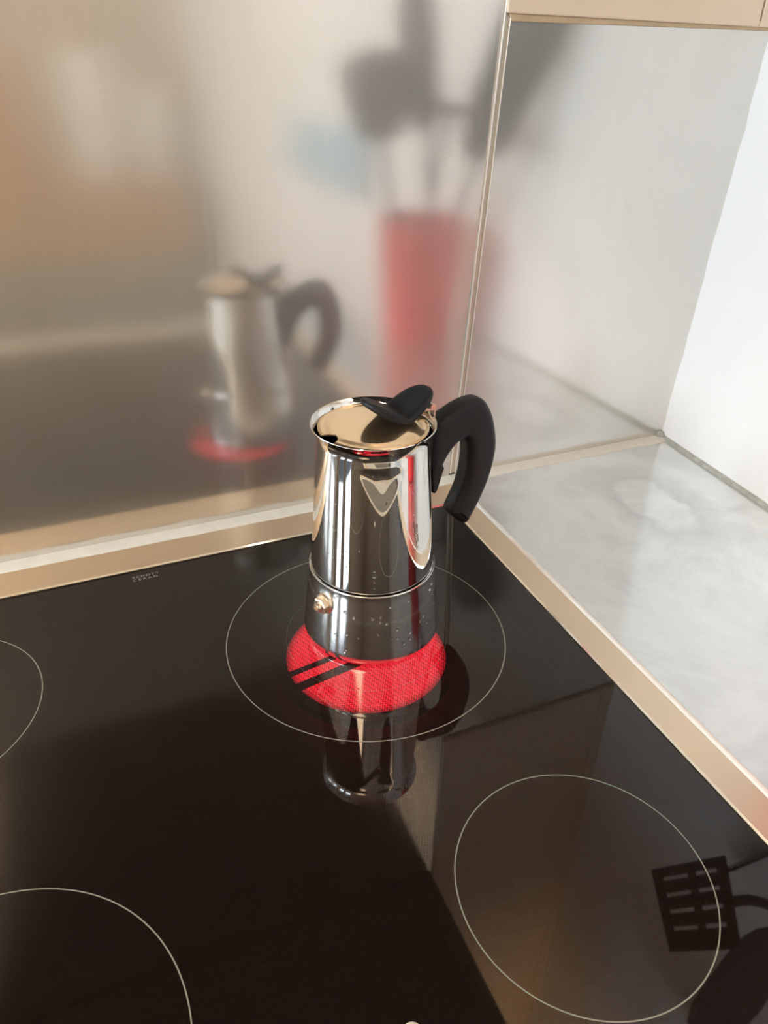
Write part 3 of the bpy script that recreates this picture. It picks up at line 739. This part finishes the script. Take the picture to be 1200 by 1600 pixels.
# other side of the kitchen: a run of base cabinets and a ceiling lamp
M_olive = plaster('olive_cabinet_paint', (0.30, 0.285, 0.235), 8, 0.02, 0.02)
root = thing('kitchen_unit', 'olive kitchen unit with wooden drawers and top along the opposite wall', 'cabinet', (-1.0, -2.4, ZF))
child_world(obj('body', bx(-1.85, 0.30, YF + 0.002, -2.15, ZF + 0.1, -0.045), M_olive), root)
child_world(obj('plinth', bx(-1.83, 0.28, YF + 0.01, -2.20, ZF, ZF + 0.1), M_dark), root)
child_world(obj('counter_top', bx(-1.87, 0.30, YF + 0.002, -2.12, -0.045, -0.005), M_wood, bevel=0.003), root)
for i in range(4):
    a = -1.85 + i * 0.5375
    d = child_world(obj('door', bx(a + 0.004, a + 0.5335, -2.1495, -2.13, ZF + 0.105, -0.235), M_olive, bevel=0.002), root)
    child_world(obj('drawer', bx(a + 0.004, a + 0.5335, -2.1495, -2.13, -0.230, -0.050), M_wood, bevel=0.002), root)
    h = obj('handle', tube([(a + 0.22, -2.129, -0.30), (a + 0.22, -2.10, -0.30), (a + 0.41, -2.10, -0.30), (a + 0.41, -2.129, -0.30)], 0.006, 8), M_edge, smooth=True); h.parent = d
for (x, r, h, lb) in ((0.035, 0.09, 0.40, 'tall white canister on the opposite counter'), (0.215, 0.06, 0.30, 'smaller white canister on the opposite counter')):
    root = thing('canister', lb, 'canister', (x, -2.30, -0.005), group='canisters on the opposite counter')
    obj('body', lathe([(0, 0.0002), (r * 0.95, 0.0002), (r, 0.01), (r, h - 0.03), (r * 0.97, h - 0.025), (0, h - 0.025)], 48), M_frame_w, root, smooth=True)
    obj('lid', lathe([(0, h - 0.0248), (r * 1.02, h - 0.0248), (r * 1.02, h - 0.005), (r * 0.9, h), (r * 0.2, h), (r * 0.15, h + 0.03), (0, h + 0.03)], 48), M_wood, root, smooth=True)
bm = prism(rrect(-0.10, 0.10, 0.0, 0.36, 0.03), 0.018, (1, 0, 0), (0, 0.10, 0.995), (0, 0.995, -0.10), (-0.25, -2.38, 0.0045))
o = obj('cutting_board', bm, M_wood, bevel=0.003); tag(o, 'wooden cutting board standing on the opposite counter', 'board')
M_blue = mat('pale_blue_cloth', (0.40, 0.58, 0.70), 0.9)
bm = bmesh.new(); g_ = []
for i in range(31):
    y = -0.80 - 0.42 * i / 30
    g_.append([bm.verts.new((wx(y, z) - 0.014 - 0.006 * sin(i * 0.9) * (1 - (z - 0.1) / 0.2) - t, y, z)) for z, t in [(0.25, 0), (0.24, 0.002), (0.2, 0.001), (0.14, 0), (0.14, 0.003), (0.2, 0.004), (0.24, 0.005), (0.25, 0.003)]])
for a, b in zip(g_, g_[1:]):
    for k in range(8): bm.faces.new((a[k], b[k], b[(k + 1) % 8], a[(k + 1) % 8]))
bm.faces.new(g_[0]); bm.faces.new(g_[-1][::-1])
o = obj('tea_towel', bm, M_blue, smooth=True, angle=60); tag(o, 'pale blue tea towel hanging on the white wall behind the red holder', 'towel')
root = thing('ceiling_lamp', 'round warm ceiling lamp in the middle of the kitchen', 'lamp', (-1.0, -1.2, ZC))
obj('rose', lathe([(0, -0.001), (0.32, -0.001), (0.32, -0.03), (0, -0.03)], 48), M_frame_w, root, smooth=True)

root = thing('added_fill_bowl', 'dark hanging bowl added out of view to hold the warm fill light', 'lamp', (0.18, -0.74, 0.99))  # made-up fitting around the added fill light
obj('shade', lathe([(0.02, 0.0), (0.10, 0.008), (0.16, 0.04), (0.18, 0.09), (0.177, 0.09), (0.155, 0.044), (0.10, 0.013), (0.02, 0.005)], 48, closed=True), M_hood, root, smooth=True)
obj('socket', lathe([(0, -0.004), (0.024, -0.004), (0.024, 0.012), (0, 0.012)], 24), M_hood, root, smooth=True)
obj('cable', tube([(0, 0, 0.005), (0, 0, ZC - 0.99)], 0.003, 8), M_dark, root, smooth=True)
